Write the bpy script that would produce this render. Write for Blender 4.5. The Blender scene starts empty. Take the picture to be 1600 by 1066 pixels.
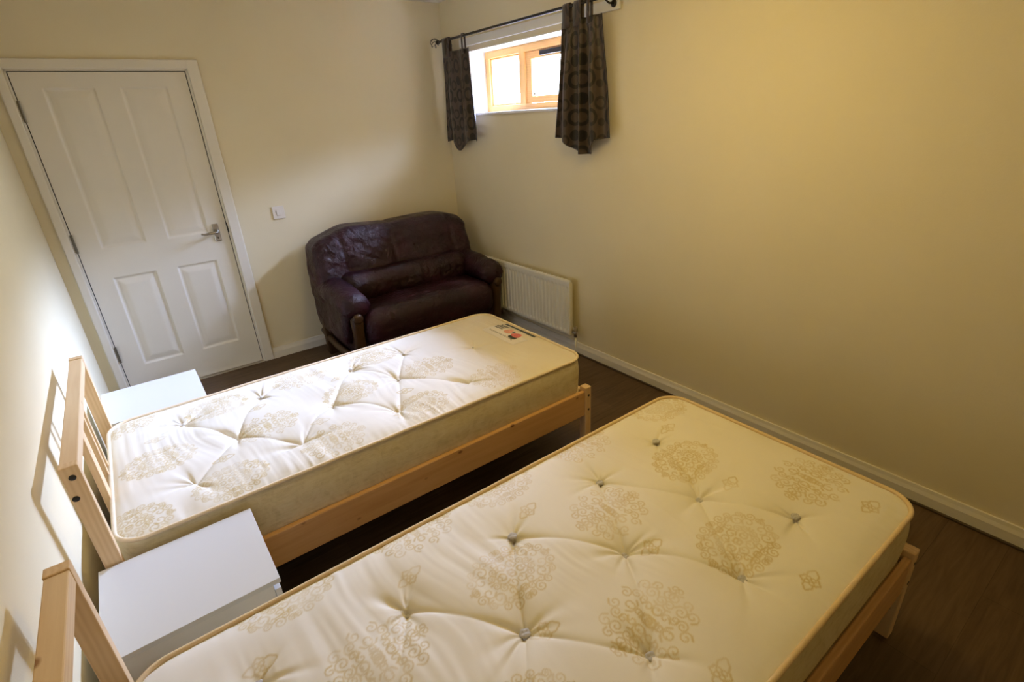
import bpy, bmesh, math, random
import numpy as np
from mathutils import Vector, Matrix, noise

# ------------------------------------------------------------------ camera, world, light, exposure
sc = bpy.context.scene
COL = sc.collection
W = 2.775        # x of the window wall (left wall is x = 0)
YD = 3.558       # y of the door wall
YB = -1.45       # y of the wall behind the camera
ZC = 2.43        # ceiling

cam_d = bpy.data.cameras.new('camera')
cam = bpy.data.objects.new('camera', cam_d); COL.objects.link(cam)
_R = Vector((0.796413, -0.602470, -0.052490)); _U = Vector((0.279948, 0.290342, 0.915058)); _F = Vector((0.536055, 0.743459, -0.399893))
m = Matrix(((_R.x, _U.x, -_F.x), (_R.y, _U.y, -_F.y), (_R.z, _U.z, -_F.z))).to_4x4()
m.translation = Vector((0.3717, -0.4817, 1.6231))
cam.matrix_world = m
cam_d.sensor_width = 36.0; cam_d.sensor_fit = 'HORIZONTAL'
cam_d.lens = 811.571 / 1600 * 36
cam_d.clip_start = 0.02
sc.camera = cam

vs = sc.view_settings
vs.view_transform = 'Standard'; vs.look = 'None'; vs.gamma = 1.0; vs.use_curve_mapping = False
vs.exposure = 0.38

SKY = 300.0
world = bpy.data.worlds.new('overcast_sky'); sc.world = world; world.use_nodes = True
nt = world.node_tree; nt.nodes.clear()
wo = nt.nodes.new('ShaderNodeOutputWorld'); bg = nt.nodes.new('ShaderNodeBackground')
tc = nt.nodes.new('ShaderNodeTexCoord'); sx = nt.nodes.new('ShaderNodeSeparateXYZ')
rp = nt.nodes.new('ShaderNodeValToRGB')
_st = [(0.0, (.05, .05, .045)), (.49, (.05, .05, .045)), (.505, (.07, .08, .09)), (.62, (.10, .115, .135)), (.69, (.78, 1.0, 1.62)), (1.0, (1.2, 1.5, 2.5))]
el = rp.color_ramp.elements
el[0].position, el[0].color = _st[0][0], (*_st[0][1], 1); el[1].position, el[1].color = 1.0, (*_st[-1][1], 1)
for _p, _c in _st[1:-1]:
    _e = el.new(_p); _e.color = (*_c, 1)
mp = nt.nodes.new('ShaderNodeMath'); mp.operation = 'MULTIPLY_ADD'; mp.inputs[1].default_value = 0.5; mp.inputs[2].default_value = 0.5
nt.links.new(tc.outputs['Generated'], sx.inputs[0]); nt.links.new(sx.outputs['Z'], mp.inputs[0])
nt.links.new(mp.outputs[0], rp.inputs[0]); # sky colour dimmed towards -y to cut daylight on the door wall
mr = nt.nodes.new('ShaderNodeMapRange'); mr.interpolation_type = 'SMOOTHSTEP'
mr.inputs['From Min'].default_value = -.50; mr.inputs['From Max'].default_value = .05; mr.inputs['To Min'].default_value = .16; mr.inputs['To Max'].default_value = 1.0
vm = nt.nodes.new('ShaderNodeVectorMath'); vm.operation = 'SCALE'
nt.links.new(sx.outputs['Y'], mr.inputs['Value']); nt.links.new(rp.outputs[0], vm.inputs[0]); nt.links.new(mr.outputs[0], vm.inputs['Scale'])
nt.links.new(vm.outputs[0], bg.inputs[0])
bg.inputs[1].default_value = SKY
nt.links.new(bg.outputs[0], wo.inputs[0])

# portal in the window opening: guides sampling of the sky, adds no light of its own
WY0, WY1, WZ0, WZ1 = 1.93, 3.222, 1.645, 2.068
WD = 0.16
pl_d = bpy.data.lights.new('window_portal', 'AREA'); pl_d.shape = 'RECTANGLE'
pl_d.size = WY1 - WY0 + 0.02; pl_d.size_y = WZ1 - WZ0 + 0.02
pl_d.cycles.is_portal = True
pl = bpy.data.objects.new('window_portal', pl_d); COL.objects.link(pl)
pl.location = (W + 0.39, (WY0 + WY1) / 2, (WZ0 + WZ1) / 2)
pl.rotation_euler = (0, math.radians(90), 0)      # local -Z -> -X
pl.rotation_euler = Matrix(((0, 0, 1), (1, 0, 0), (0, 1, 0))).to_euler()

# added warm fill, no fixture: an unseen point light plus a disc shining down
FILLCOL = (1.0, 0.73, 0.21)
cl_d = bpy.data.lights.new('fill_point_light', 'POINT'); cl_d.shadow_soft_size = 0.16
cl_d.energy = 7.5; cl_d.color = FILLCOL
cl = bpy.data.objects.new('fill_point_light', cl_d); COL.objects.link(cl)
cl.location = (1.75, 0.95, 2.22)
sh_d = bpy.data.lights.new('fill_down_light', 'AREA'); sh_d.shape = 'DISK'; sh_d.size = 0.30
sh_d.energy = 5.5; sh_d.color = FILLCOL
sh = bpy.data.objects.new('fill_down_light', sh_d); COL.objects.link(sh)
sh.location = (1.70, 0.70, 2.20); sh.rotation_euler = (0, 0, 0)

rnd = random.Random(7)
rng = np.random.default_rng(5)

# ------------------------------------------------------------------ materials
def new_mat(name):
    mt = bpy.data.materials.new(name); mt.use_nodes = True
    n = mt.node_tree.nodes; b = n['Principled BSDF']
    return mt, mt.node_tree, b
def L(nt, a, b): nt.links.new(a, b)
def coords(nt, scale=(1, 1, 1), obj=True):
    t = nt.nodes.new('ShaderNodeTexCoord'); mp = nt.nodes.new('ShaderNodeMapping')
    mp.inputs['Scale'].default_value = scale
    L(nt, t.outputs['Object' if obj else 'Generated'], mp.inputs[0]); return mp.outputs[0]
def tex_noise(nt, vec, s, det=4, rough=.5, dist=0):
    n = nt.nodes.new('ShaderNodeTexNoise'); n.inputs['Scale'].default_value = s
    n.inputs['Detail'].default_value = det; n.inputs['Roughness'].default_value = rough; n.inputs['Distortion'].default_value = dist
    L(nt, vec, n.inputs['Vector']); return n.outputs['Fac']
def ramp(nt, fac, stops):
    r = nt.nodes.new('ShaderNodeValToRGB'); el = r.color_ramp.elements
    while len(el) > 1: el.remove(el[-1])
    el[0].position = stops[0][0]; el[0].color = (*stops[0][1], 1)
    for p, c in stops[1:]:
        q = el.new(p); q.color = (*c, 1)
    L(nt, fac, r.inputs[0]); return r.outputs[0]
def bump(nt, b, h, strength=.3, dist=.01):
    n = nt.nodes.new('ShaderNodeBump'); n.inputs['Strength'].default_value = strength; n.inputs['Distance'].default_value = dist
    L(nt, h, n.inputs['Height']); L(nt, n.outputs[0], b.inputs['Normal'])
def mix(nt, fac, c1, c2):
    n = nt.nodes.new('ShaderNodeMix'); n.data_type = 'RGBA'
    for s, v in ((n.inputs[0], fac), (n.inputs[6], c1), (n.inputs[7], c2)):
        if isinstance(v, (int, float)): s.default_value = v
        elif isinstance(v, tuple): s.default_value = (*v, 1)
        else: L(nt, v, s)
    return n.outputs[2]
def sep(nt, vec):
    s = nt.nodes.new('ShaderNodeSeparateXYZ'); L(nt, vec, s.inputs[0]); return s.outputs
def mth(nt, op, a, b=None, c=None):
    n = nt.nodes.new('ShaderNodeMath'); n.operation = op
    for i, v in enumerate((a, b, c)):
        if v is None: continue
        if isinstance(v, (int, float)): n.inputs[i].default_value = v
        else: L(nt, v, n.inputs[i])
    return n.outputs[0]

def plain(name, col, rough=.5, var=.06, nscale=8, bmp=0.0, bscale=60, metal=0.0, spec=.5, coat=0):
    mt, nt, b = new_mat(name); v = coords(nt)
    f = tex_noise(nt, v, nscale)
    lo = tuple(c * (1 - var) for c in col); hi = tuple(min(1, c * (1 + var)) for c in col)
    L(nt, ramp(nt, f, [(.3, lo), (.7, hi)]), b.inputs['Base Color'])
    b.inputs['Roughness'].default_value = rough; b.inputs['Metallic'].default_value = metal
    b.inputs['Specular IOR Level'].default_value = spec; b.inputs['Coat Weight'].default_value = coat
    if bmp: bump(nt, b, tex_noise(nt, v, bscale, 3), bmp, .004)
    return mt

def wood(name, light, dark, knot, axis=0, rough=.45, ring=26, stretch=.07):
    mt, nt, b = new_mat(name)
    sc_ = [1, 1, 1]; sc_[axis] = stretch
    v = coords(nt, tuple(sc_))
    n1 = tex_noise(nt, v, 6, 3, .5, .6)
    w = nt.nodes.new('ShaderNodeTexWave'); w.wave_type = 'BANDS'; w.bands_direction = 'XYZ'[(axis + 1) % 3]
    w.inputs['Scale'].default_value = ring; w.inputs['Distortion'].default_value = 5; w.inputs['Detail'].default_value = 2; w.inputs['Detail Scale'].default_value = 1.2
    L(nt, v, w.inputs['Vector'])
    fine = tex_noise(nt, v, 130, 3)
    f = mth(nt, 'ADD', mth(nt, 'MULTIPLY', w.outputs['Fac'], .22), mth(nt, 'ADD', mth(nt, 'MULTIPLY', n1, .62), mth(nt, 'MULTIPLY', fine, .25)))
    base = ramp(nt, f, [(.2, dark), (.75, light)])
    # knots
    ks = [5, 5, 5]; ks[axis] = 3.2
    kv = nt.nodes.new('ShaderNodeTexVoronoi'); kv.inputs['Scale'].default_value = 2.3
    L(nt, coords(nt, tuple(ks)), kv.inputs['Vector'])
    kf = ramp(nt, kv.outputs['Distance'], [(.045, (1, 1, 1)), (.11, (0, 0, 0))])
    L(nt, mix(nt, kf, base, knot), b.inputs['Base Color'])
    b.inputs['Roughness'].default_value = rough; b.inputs['Specular IOR Level'].default_value = .35
    bump(nt, b, fine, .12, .002)
    return mt

M = {}
M['wall'] = plain('cream_wall_paint', (.80, .71, .50), .75, .015, 3, .12, 220)
M['ceiling'] = plain('white_ceiling_paint', (.84, .80, .70), .8, .01, 3)
M['gloss_white'] = plain('white_gloss_paint', (.80, .755, .66), .35, .015, 5, .03, 90)
M['door_white'] = plain('white_door_paint', (.80, .755, .66), .4, .015, 5, .06, 160)
M['reveal'] = plain('white_reveal_paint', (.86, .85, .82), .5, .01, 5)
M['laminate'] = plain('white_laminate', (.70, .695, .68), .32, .006, 4)
M['laminate_in'] = plain('white_laminate_edge', (.80, .78, .74), .4, .01, 4)
M['pine_x'] = wood('pine_along_x', (.72, .44, .20), (.56, .30, .12), (.20, .08, .03), 0)
M['pine_y'] = wood('pine_along_y', (.84, .64, .40), (.70, .47, .25), (.35, .17, .07), 1)
M['pine_z'] = wood('pine_along_z', (.82, .60, .36), (.66, .43, .22), (.30, .14, .05), 2)
M['oak_y'] = wood('window_oak_y', (.80, .47, .18), (.66, .34, .11), (.45, .2, .06), 1, .4)
M['oak_z'] = wood('window_oak_z', (.80, .47, .18), (.66, .34, .11), (.45, .2, .06), 2, .4)
M['dark_wood'] = wood('dark_turned_wood', (.075, .036, .014), (.026, .012, .005), (.02, .01, .005), 2, .35)
M['black'] = plain('black_metal', (.018, .016, .018), .4, .1, 20, metal=.3)
M['chrome'] = plain('brushed_steel', (.42, .40, .37), .3, .05, 20, metal=1.0)
M['hole'] = plain('dark_bolt_head', (.012, .010, .010), .5, .1, 20)
M['hinge'] = plain('dull_steel_hinge', (.20, .175, .13), .4, .1, 30, metal=.8)
M['plastic'] = plain('white_plastic', (.78, .72, .64), .35, .01, 5)
M['radiator'] = plain('radiator_enamel', (.80, .78, .70), .35, .01, 5)
M['brown_knob'] = plain('valve_plastic', (.30, .25, .18), .4, .1, 20)
M['piping'] = plain('tan_piping_cord', (.72, .54, .31), .75, .05, 60, .2, 700)
M['piping_pale'] = plain('pale_piping_cord', (.82, .68, .48), .75, .05, 60, .2, 700)
M['button'] = plain('grey_tuft_felt', (.50, .48, .48), .6, .2, 200, .3, 500)
M['button_white'] = plain('white_tuft_felt', (.80, .79, .78), .7, .05, 200, .3, 500)
M['threshold'] = plain('threshold_strip', (.42, .36, .29), .4, .05, 10)
M['mdf'] = plain('floor_edge_strip', (.07, .045, .028), .5, .1, 10)

# leather
mt, nt, b = new_mat('burgundy_leather'); v = coords(nt)
f = tex_noise(nt, v, 5, 5, .6, .4)
L(nt, ramp(nt, f, [(.3, (.013, .003, .006)), (.55, (.027, .0055, .012)), (.8, (.050, .010, .022))]), b.inputs['Base Color'])
L(nt, ramp(nt, tex_noise(nt, v, 14, 4), [(.3, (.27,) * 3), (.7, (.44,) * 3)]), b.inputs['Roughness']); b.inputs['Specular IOR Level'].default_value = .36
vo = nt.nodes.new('ShaderNodeTexVoronoi'); vo.inputs['Scale'].default_value = 260; L(nt, v, vo.inputs['Vector'])
wr = nt.nodes.new('ShaderNodeTexNoise'); wr.inputs['Scale'].default_value = 16; wr.inputs['Detail'].default_value = 6; wr.inputs['Distortion'].default_value = 1.5; L(nt, v, wr.inputs['Vector'])
bump(nt, b, mth(nt, 'ADD', mth(nt, 'MULTIPLY', vo.outputs['Distance'], .12), wr.outputs['Fac']), .75, .016)
M['leather'] = mt

# dark laminate floor: boards along x
mt, nt, b = new_mat('dark_wood_floor'); v = coords(nt, (1, 1, 1))
br = nt.nodes.new('ShaderNodeTexBrick'); br.offset = .37; br.squash = 1
br.inputs['Scale'].default_value = 1; br.inputs['Brick Width'].default_value = 1.2; br.inputs['Row Height'].default_value = .19
br.inputs['Mortar Size'].default_value = .0012; br.inputs['Mortar Smooth'].default_value = .2; br.inputs['Bias'].default_value = 0
br.inputs['Color1'].default_value = (.3, .3, .3, 1); br.inputs['Color2'].default_value = (.7, .7, .7, 1); br.inputs['Mortar'].default_value = (0, 0, 0, 1)
L(nt, v, br.inputs['Vector'])
g = tex_noise(nt, coords(nt, (1.2, 14, 1)), 3.5, 6, .62, .8)
f = mth(nt, 'ADD', mth(nt, 'MULTIPLY', g, .8), mth(nt, 'MULTIPLY', sep(nt, br.outputs['Color'])[0], .3))
L(nt, ramp(nt, f, [(.30, (.050, .028, .014)), (.55, (.10, .058, .030)), (.85, (.155, .095, .052))]), b.inputs['Base Color'])
b.inputs['Roughness'].default_value = .5; b.inputs['Specular IOR Level'].default_value = .3
bump(nt, b, br.outputs['Fac'], -.25, .002)
M['floor'] = mt

# window glass: thin clear sheet
mt, nt, b = new_mat('clear_glass'); nt.nodes.remove(b)
o = nt.nodes['Material Output']; tr = nt.nodes.new('ShaderNodeBsdfTransparent'); gl = nt.nodes.new('ShaderNodeBsdfGlossy')
gl.inputs['Roughness'].default_value = .02; fr = nt.nodes.new('ShaderNodeFresnel'); fr.inputs['IOR'].default_value = 1.3
mx = nt.nodes.new('ShaderNodeMixShader'); mx.inputs[0].default_value = .04; nt.nodes.remove(fr); L(nt, tr.outputs[0], mx.inputs[1]); L(nt, gl.outputs[0], mx.inputs[2]); L(nt, mx.outputs[0], o.inputs[0])
M['glass'] = mt

# curtain fabric: dark circles and rings woven in brown satin; pattern follows the cloth through the UV map
mt, nt, b = new_mat('brown_circle_curtain_fabric')
uv = nt.nodes.new('ShaderNodeUVMap'); uv.uv_map = 'UVMap'
s = sep(nt, uv.outputs[0])
def cell(off_u, off_v, pu, pv):
    a = mth(nt, 'SUBTRACT', mth(nt, 'FRACT', mth(nt, 'DIVIDE', mth(nt, 'ADD', s[0], off_u), pu)), .5)
    c = mth(nt, 'SUBTRACT', mth(nt, 'FRACT', mth(nt, 'DIVIDE', mth(nt, 'ADD', s[1], off_v), pv)), .5)
    a = mth(nt, 'MULTIPLY', a, pu); c = mth(nt, 'MULTIPLY', c, pv)
    return mth(nt, 'SQRT', mth(nt, 'ADD', mth(nt, 'MULTIPLY', a, a), mth(nt, 'MULTIPLY', c, c)))
d1 = cell(0, 0, .135, .20)            # big rings
d2 = cell(0, .10, .135, .20)        # discs between them
ringm = mth(nt, 'MULTIPLY', mth(nt, 'LESS_THAN', d1, .047), mth(nt, 'GREATER_THAN', d1, .028))
disc = mth(nt, 'LESS_THAN', d2, .032)
d3 = cell(.0675, .03, .135, .20)
disc2 = mth(nt, 'LESS_THAN', d3, .021)
d4 = cell(.0675, .13, .135, .20)
ring2 = mth(nt, 'MULTIPLY', mth(nt, 'LESS_THAN', d4, .036), mth(nt, 'GREATER_THAN', d4, .022))
msk = mth(nt, 'MAXIMUM', mth(nt, 'MAXIMUM', ringm, disc), mth(nt, 'MULTIPLY', mth(nt, 'MAXIMUM', disc2, ring2), .8))
fn = tex_noise(nt, uv.outputs[0], 500, 2)
basec = ramp(nt, fn, [(.3, (.045, .029, .023)), (.7, (.080, .053, .042))])
L(nt, mix(nt, msk, basec, (.009, .006, .006)), b.inputs['Base Color'])
b.inputs['Roughness'].default_value = .5; b.inputs['Sheen Weight'].default_value = .2
M['curtain'] = mt

def damask(name, base_lo, base_hi, gold):
    mt, nt, b = new_mat(name); v = coords(nt)
    at = nt.nodes.new('ShaderNodeAttribute'); at.attribute_name = 'motif'
    wtint = nt.nodes.new('ShaderNodeAttribute'); wtint.attribute_name = 'warm_tint'
    f = tex_noise(nt, v, 3, 4)
    base = ramp(nt, f, [(.3, base_lo), (.7, base_hi)])
    base = mix(nt, mth(nt, 'MULTIPLY', wtint.outputs['Fac'], .6), base, (.70, .52, .25))
    L(nt, mix(nt, mth(nt, 'MULTIPLY', at.outputs['Fac'], .85), base, gold), b.inputs['Base Color'])
    L(nt, mth(nt, 'MULTIPLY_ADD', at.outputs['Fac'], -.18, .62), b.inputs['Roughness'])
    w = nt.nodes.new('ShaderNodeTexNoise'); w.inputs['Scale'].default_value = 900; L(nt, v, w.inputs['Vector'])
    bump(nt, b, w.outputs['Fac'], .10, .001)
    b.inputs['Sheen Weight'].default_value = .15
    return mt
M['damask'] = damask('cream_damask_ticking', (.80, .745, .63), (.86, .81, .71), (.60, .45, .16))
# mattress border fabric: tan with faint brocade and vertical quilting seams
mt, nt, b = new_mat('tan_border_ticking'); v = coords(nt)
f = mth(nt, 'ADD', mth(nt, 'MULTIPLY', tex_noise(nt, v, 14, 6, .7, 1.5), .7), mth(nt, 'MULTIPLY', tex_noise(nt, coords(nt, (3, 3, 25)), 5, 3), .3))
L(nt, ramp(nt, f, [(.3, (.58, .47, .25)), (.5, (.74, .63, .39)), (.7, (.80, .71, .50))]), b.inputs['Base Color'])
b.inputs['Roughness'].default_value = .6
bump(nt, b, tex_noise(nt, coords(nt, (6, 6, 40)), 6, 3), .3, .004)
M['border'] = mt

# ------------------------------------------------------------------ geometry helpers
def link(name, me, mat, parent=None, smooth=False):
    o = bpy.data.objects.new(name, me); COL.objects.link(o)
    if mat is not None:
        for q in (mat if isinstance(mat, (list, tuple)) else [mat]): me.materials.append(M[q] if isinstance(q, str) else q)
    if smooth:
        for p in me.polygons: p.use_smooth = True
    if parent is not None:
        o.parent = parent
        o.matrix_parent_inverse = Matrix.Translation(-Vector(parent.location)) if parent.location.length else Matrix()
    return o
def obj(name, bm, mat, parent=None, smooth=False):
    me = bpy.data.meshes.new(name); bm.normal_update(); bm.to_mesh(me); bm.free()
    return link(name, me, mat, parent, smooth)
def tag(o, label, cat, group=None):
    o['label'] = label; o['category'] = cat
    if group: o['group'] = group
    return o
def struct(o): o['kind'] = 'structure'; return o
def thing(name, label, cat, loc=(0, 0, 0), group=None):
    o = bpy.data.objects.new(name, None); COL.objects.link(o); o.location = loc; o.empty_display_size = .1
    return tag(o, label, cat, group)
def box(bm, x0, x1, y0, y1, z0, z1, bev=0.0, seg=2):
    t = bmesh.new(); bmesh.ops.create_cube(t, size=1)
    for v in t.verts: v.co = Vector(((x0 + x1) / 2 + v.co.x * (x1 - x0), (y0 + y1) / 2 + v.co.y * (y1 - y0), (z0 + z1) / 2 + v.co.z * (z1 - z0)))
    if bev: bmesh.ops.bevel(t, geom=t.edges[:], offset=bev, segments=seg, affect='EDGES', profile=.5)
    me = bpy.data.meshes.new('tmp'); t.to_mesh(me); t.free(); bm.from_mesh(me); bpy.data.meshes.remove(me); return bm
def B(*a, **k): return box(bmesh.new(), *a, **k)
def tube(bm, pts, r, seg=12, cap=True, closed=False):
    pts = [Vector(p) for p in pts]; n = len(pts); rings = []
    rr = r if hasattr(r, '__len__') else [r] * n
    up = None
    for i, p in enumerate(pts):
        if closed: d = pts[(i + 1) % n] - pts[i - 1]
        else: d = pts[min(i + 1, n - 1)] - pts[max(i - 1, 0)]
        d.normalize()
        if up is None:
            up = Vector((0, 0, 1)) if abs(d.z) < .9 else Vector((1, 0, 0))
        a = (up - d * up.dot(d)).normalized(); up = a; c = d.cross(a)
        rings.append([bm.verts.new(p + (a * math.cos(t) + c * math.sin(t)) * rr[i]) for t in [2 * math.pi * k / seg for k in range(seg)]])
    for i in range(n if closed else n - 1):
        A, C = rings[i], rings[(i + 1) % n]
        for k in range(seg): bm.faces.new((A[k], A[(k + 1) % seg], C[(k + 1) % seg], C[k]))
    if cap and not closed:
        bm.faces.new(rings[0][::-1]); bm.faces.new(rings[-1])
    return bm
def cyl(bm, p0, p1, r, seg=20): return tube(bm, [p0, p1], r, seg)
def pad(x0, x1, y0, y1, z0, z1, n=28, e=.35, fn=None):
    """puffed cushion: a cube grid pulled towards a rounded block; fn(Vector unit coords, world) -> world"""
    bm = bmesh.new(); bmesh.ops.create_cube(bm, size=2)
    bmesh.ops.subdivide_edges(bm, edges=bm.edges[:], cuts=n, use_grid_fill=True)
    c = Vector(((x0 + x1) / 2, (y0 + y1) / 2, (z0 + z1) / 2)); h = Vector(((x1 - x0) / 2, (y1 - y0) / 2, (z1 - z0) / 2))
    r = min(h) * e * 2
    for v in bm.verts:
        u = v.co.copy(); p = Vector((u.x * h.x, u.y * h.y, u.z * h.z))
        core = Vector([max(-(h[i] - r), min(h[i] - r, p[i])) for i in range(3)])
        d = p - core
        if d.length > 1e-9:
            # rounded block
            q = max(abs(d.x), abs(d.y), abs(d.z)); d = d.normalized() * q
        w = c + core + d
        if fn: w = fn(u, w)
        v.co = w
    return bm

# ------------------------------------------------------------------ room shell
def quadbox(name, mat, *a, parent=None): return struct(obj(name, B(*a), mat, parent))
struct(obj('floor', B(-.1, W + .1, YB - .1, YD + .1, -.08, 0), 'floor'))
struct(obj('ceiling', B(-.1, W + .45, YB - .1, YD + .1, ZC, ZC + .08), 'ceiling'))
struct(obj('wall_left', B(-.1, 0, YB - .1, YD + .1, 0, ZC), 'wall'))
struct(obj('wall_back', B(0, W, YB - .1, YB, 0, ZC), 'wall'))
# door wall with its opening
DX0, DX1, DZ = .1162, .1162 + .8241, 1.965
bm = bmesh.new()
box(bm, 0, DX0 - .012, YD, YD + .1, 0, ZC); box(bm, DX1 + .012, W, YD, YD + .1, 0, ZC); box(bm, DX0 - .012, DX1 + .012, YD, YD + .1, DZ + .012, ZC)
struct(obj('wall_far', bm, 'wall'))
# window wall, 0.3 m thick with a deep reveal
bm = bmesh.new(); T = .40
box(bm, W, W + T, YB - .1, WY0, 0, ZC); box(bm, W, W + T, WY1, YD + .1, 0, ZC)
box(bm, W, W + T, WY0, WY1, 0, WZ0 - .017); box(bm, W, W + T, WY0, WY1, WZ1, ZC)
struct(obj('wall_right', bm, 'wall'))

# skirting boards
def skirt(name, pts, h=.083):
    prof = [(0, 0), (.018, 0), (.018, h * .62), (.012, h * .82), (.009, h), (0, h)]
    (xa, ya), (xb, yb) = pts; d = Vector((xb - xa, yb - ya, 0)).normalized(); nrm = Vector((-d.y, d.x, 0))
    bm = bmesh.new(); rs = []
    for x, y in pts: rs.append([bm.verts.new(Vector((x, y, 0)) + nrm * p[0] + Vector((0, 0, p[1]))) for p in prof])
    n = len(prof)
    for k in range(n): bm.faces.new((rs[0][k], rs[1][k], rs[1][(k + 1) % n], rs[0][(k + 1) % n]))
    bm.faces.new(rs[0][::-1]); bm.faces.new(rs[1])
    bmesh.ops.recalc_face_normals(bm, faces=bm.faces[:])
    return struct(obj(name, bm, 'gloss_white'))
skirt('baseboard_right', ((W, YB), (W, YD)))
skirt('baseboard_far', ((W, YD), (DX1 + .080, YD)))
skirt('baseboard_left', ((0, YD - .03), (0, YB)))
skirt('baseboard_back', ((0, YB), (W, YB)))
struct(obj('trim_1', B(W - .030, W - .018, YB + .02, YD - .02, 0, .010, bev=.003), 'mdf'))   # dark edging strip along the skirting

# door: frame, architrave, leaf with four moulded panels
bm = bmesh.new()
aw, at_ = .066, .022
def arch_piece(bm, a, b, c, d):
    box(bm, a, b, YD - at_, YD, c, d, bev=.005)
box(bm, DX1 + .014, DX1 + .014 + aw, YD - at_, YD, 0, DZ + .014 + .05, bev=.006)
box(bm, DX0 - .012 - aw * .72, DX0 - .014, YD - at_, YD, 0, DZ + .014 + .05, bev=.006)
box(bm, DX0 - .012 - aw * .72, DX1 + .014 + aw, YD - at_ + .0006, YD, DZ + .014, DZ + .014 + .05, bev=.006)
struct(obj('trim_2', bm, 'gloss_white'))
bm = bmesh.new()
box(bm, DX0 - .013, DX0 - .0045, YD - .004, YD + .09, 0, DZ + .012); box(bm, DX1 + .0045, DX1 + .0145, YD - .004, YD + .09, 0, DZ + .012)
box(bm, DX0 - .012, DX1 + .012, YD - .004, YD + .09, DZ + .0045, DZ + .0145)
struct(obj('trim_3', bm, 'gloss_white'))
# leaf as a height field (front face) so the mouldings are real relief
def door_leaf():
    panels = [(.235, .468, 1.0, 1.885), (.588, .825, 1.0, 1.885), (.235, .468, .21, .81), (.588, .825, .21, .81)]
    xs = np.linspace(DX0, DX1, 190); zs = np.linspace(.008, DZ, 420)
    X, Z = np.meshgrid(xs, zs, indexing='ij'); Y = np.zeros_like(X)
    for a, b_, c, d in panels:
        dist = np.minimum(np.minimum(X - a, b_ - X), np.minimum(Z - c, d - Z))
        prof = np.interp(dist, [-.001, 0, .007, .016, .024, .050, .060], [0, 0, .0085, .0095, .007, .0015, .001])
        Y += np.where(dist > 0, prof, 0)
    nx, nz = X.shape
    front = np.stack([X, YD + .010 + Y, Z], -1).reshape(-1, 3)
    idx = np.arange(nx * nz).reshape(nx, nz)
    f = np.stack([idx[:-1, :-1], idx[1:, :-1], idx[1:, 1:], idx[:-1, 1:]], -1).reshape(-1, 4)
    bm = bmesh.new(); vs_ = [bm.verts.new(p) for p in front]
    for q in f: bm.faces.new([vs_[i] for i in q])
    for q in bm.faces: q.smooth = True
    box(bm, DX0, DX1, YD + .0235, YD + .050, .008, DZ)
    # edges joining the relief to the core
    for a, b_, c, d in ((DX0, DX0 + .012, .008, DZ), (DX1 - .012, DX1, .008, DZ), (DX0, DX1, .008, .02), (DX0, DX1, DZ - .012, DZ)):
        box(bm, a + .0002, b_ - .0002, YD + .0105, YD + .03, c + .0002, d - .0002)
    return bm
door = struct(obj('door_1', door_leaf(), 'door_white'))
# hinges
for zc in (1.772, 1.05, .32):
    bm = bmesh.new(); box(bm, DX0 - .010, DX0 + .001, YD - .006, YD + .004, zc - .05, zc + .05, bev=.001)
    cyl(bm, (DX0 - .001, YD - .006, zc - .05), (DX0 - .001, YD - .006, zc + .05), .0055, 10)
    for k in (-.052, .052): cyl(bm, (DX0 - .001, YD - .006, zc + k - .003), (DX0 - .001, YD - .006, zc + k + .003), .0068, 10)
    obj('hinge', bm, 'hinge', door)
# lever handle on a back plate
bm = B(.853, .892, YD - .001, YD + .011, .935, 1.051, bev=.004)
pt_ = obj('handle_plate', bm, 'chrome', door)
bm = bmesh.new(); tube(bm, [(.872, YD + .002, 1.0), (.872, YD - .035, 1.0), (.868, YD - .046, 1.0), (.858, YD - .050, 1.0), (.82, YD - .050, 1.0), (.790, YD - .052, .997), (.775, YD - .046, 1.003)], [.009, .009, .009, .009, .008, .0075, .006], 14)
cyl(bm, (.872, YD + .0, 1.0), (.872, YD - .012, 1.0), .015, 20)
obj('door_handle', bm, 'chrome', door, True)
bm = bmesh.new(); cyl(bm, (.872, YD - .004, .957), (.872, YD + .002, .957), .005, 14)
obj('keyhole', bm, 'hole', door)
# strike plate in the frame
bm = B(DX1 + .001, DX1 + .007, YD - .006, YD + .01, .985, 1.05, bev=.001); obj('strike_plate', bm, 'hole', door)
obj('gap_shade_strip', (lambda b_: (box(b_, DX0 - .0044, DX0 - .0002, YD + .014, YD + .05, .008, DZ + .004), box(b_, DX1 + .0002, DX1 + .0044, YD + .014, YD + .05, .008, DZ + .004), box(b_, DX0, DX1, YD + .014, YD + .05, DZ + .0002, DZ + .0044))[0])(bmesh.new()), 'hole', door)  # near-black strips fill the leaf gap, standing in for its shade
# threshold
struct(obj('trim_4', B(DX0 - .01, DX1 + .01, YD - .018, YD + .08, 0, .004, bev=.001), 'threshold'))
# dark panel added behind the door so its gap reads as shade
struct(obj('wall_dark_backing', B(DX0 - .1, DX1 + .1, YD + .1, YD + .14, 0, DZ + .1), 'mdf'))

# window: reveal lining, sill, oak frame, panes
bm = bmesh.new()
box(bm, W + .0005, W + T, WY0 - .001, WY0 + .006, WZ0, WZ1); box(bm, W + .0005, W + T, WY1 - .006, WY1 + .001, WZ0, WZ1)
box(bm, W + .0005, W + T, WY0, WY1, WZ1 - .006, WZ1 + .001)
struct(obj('trim_5', bm, 'reveal'))

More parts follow.
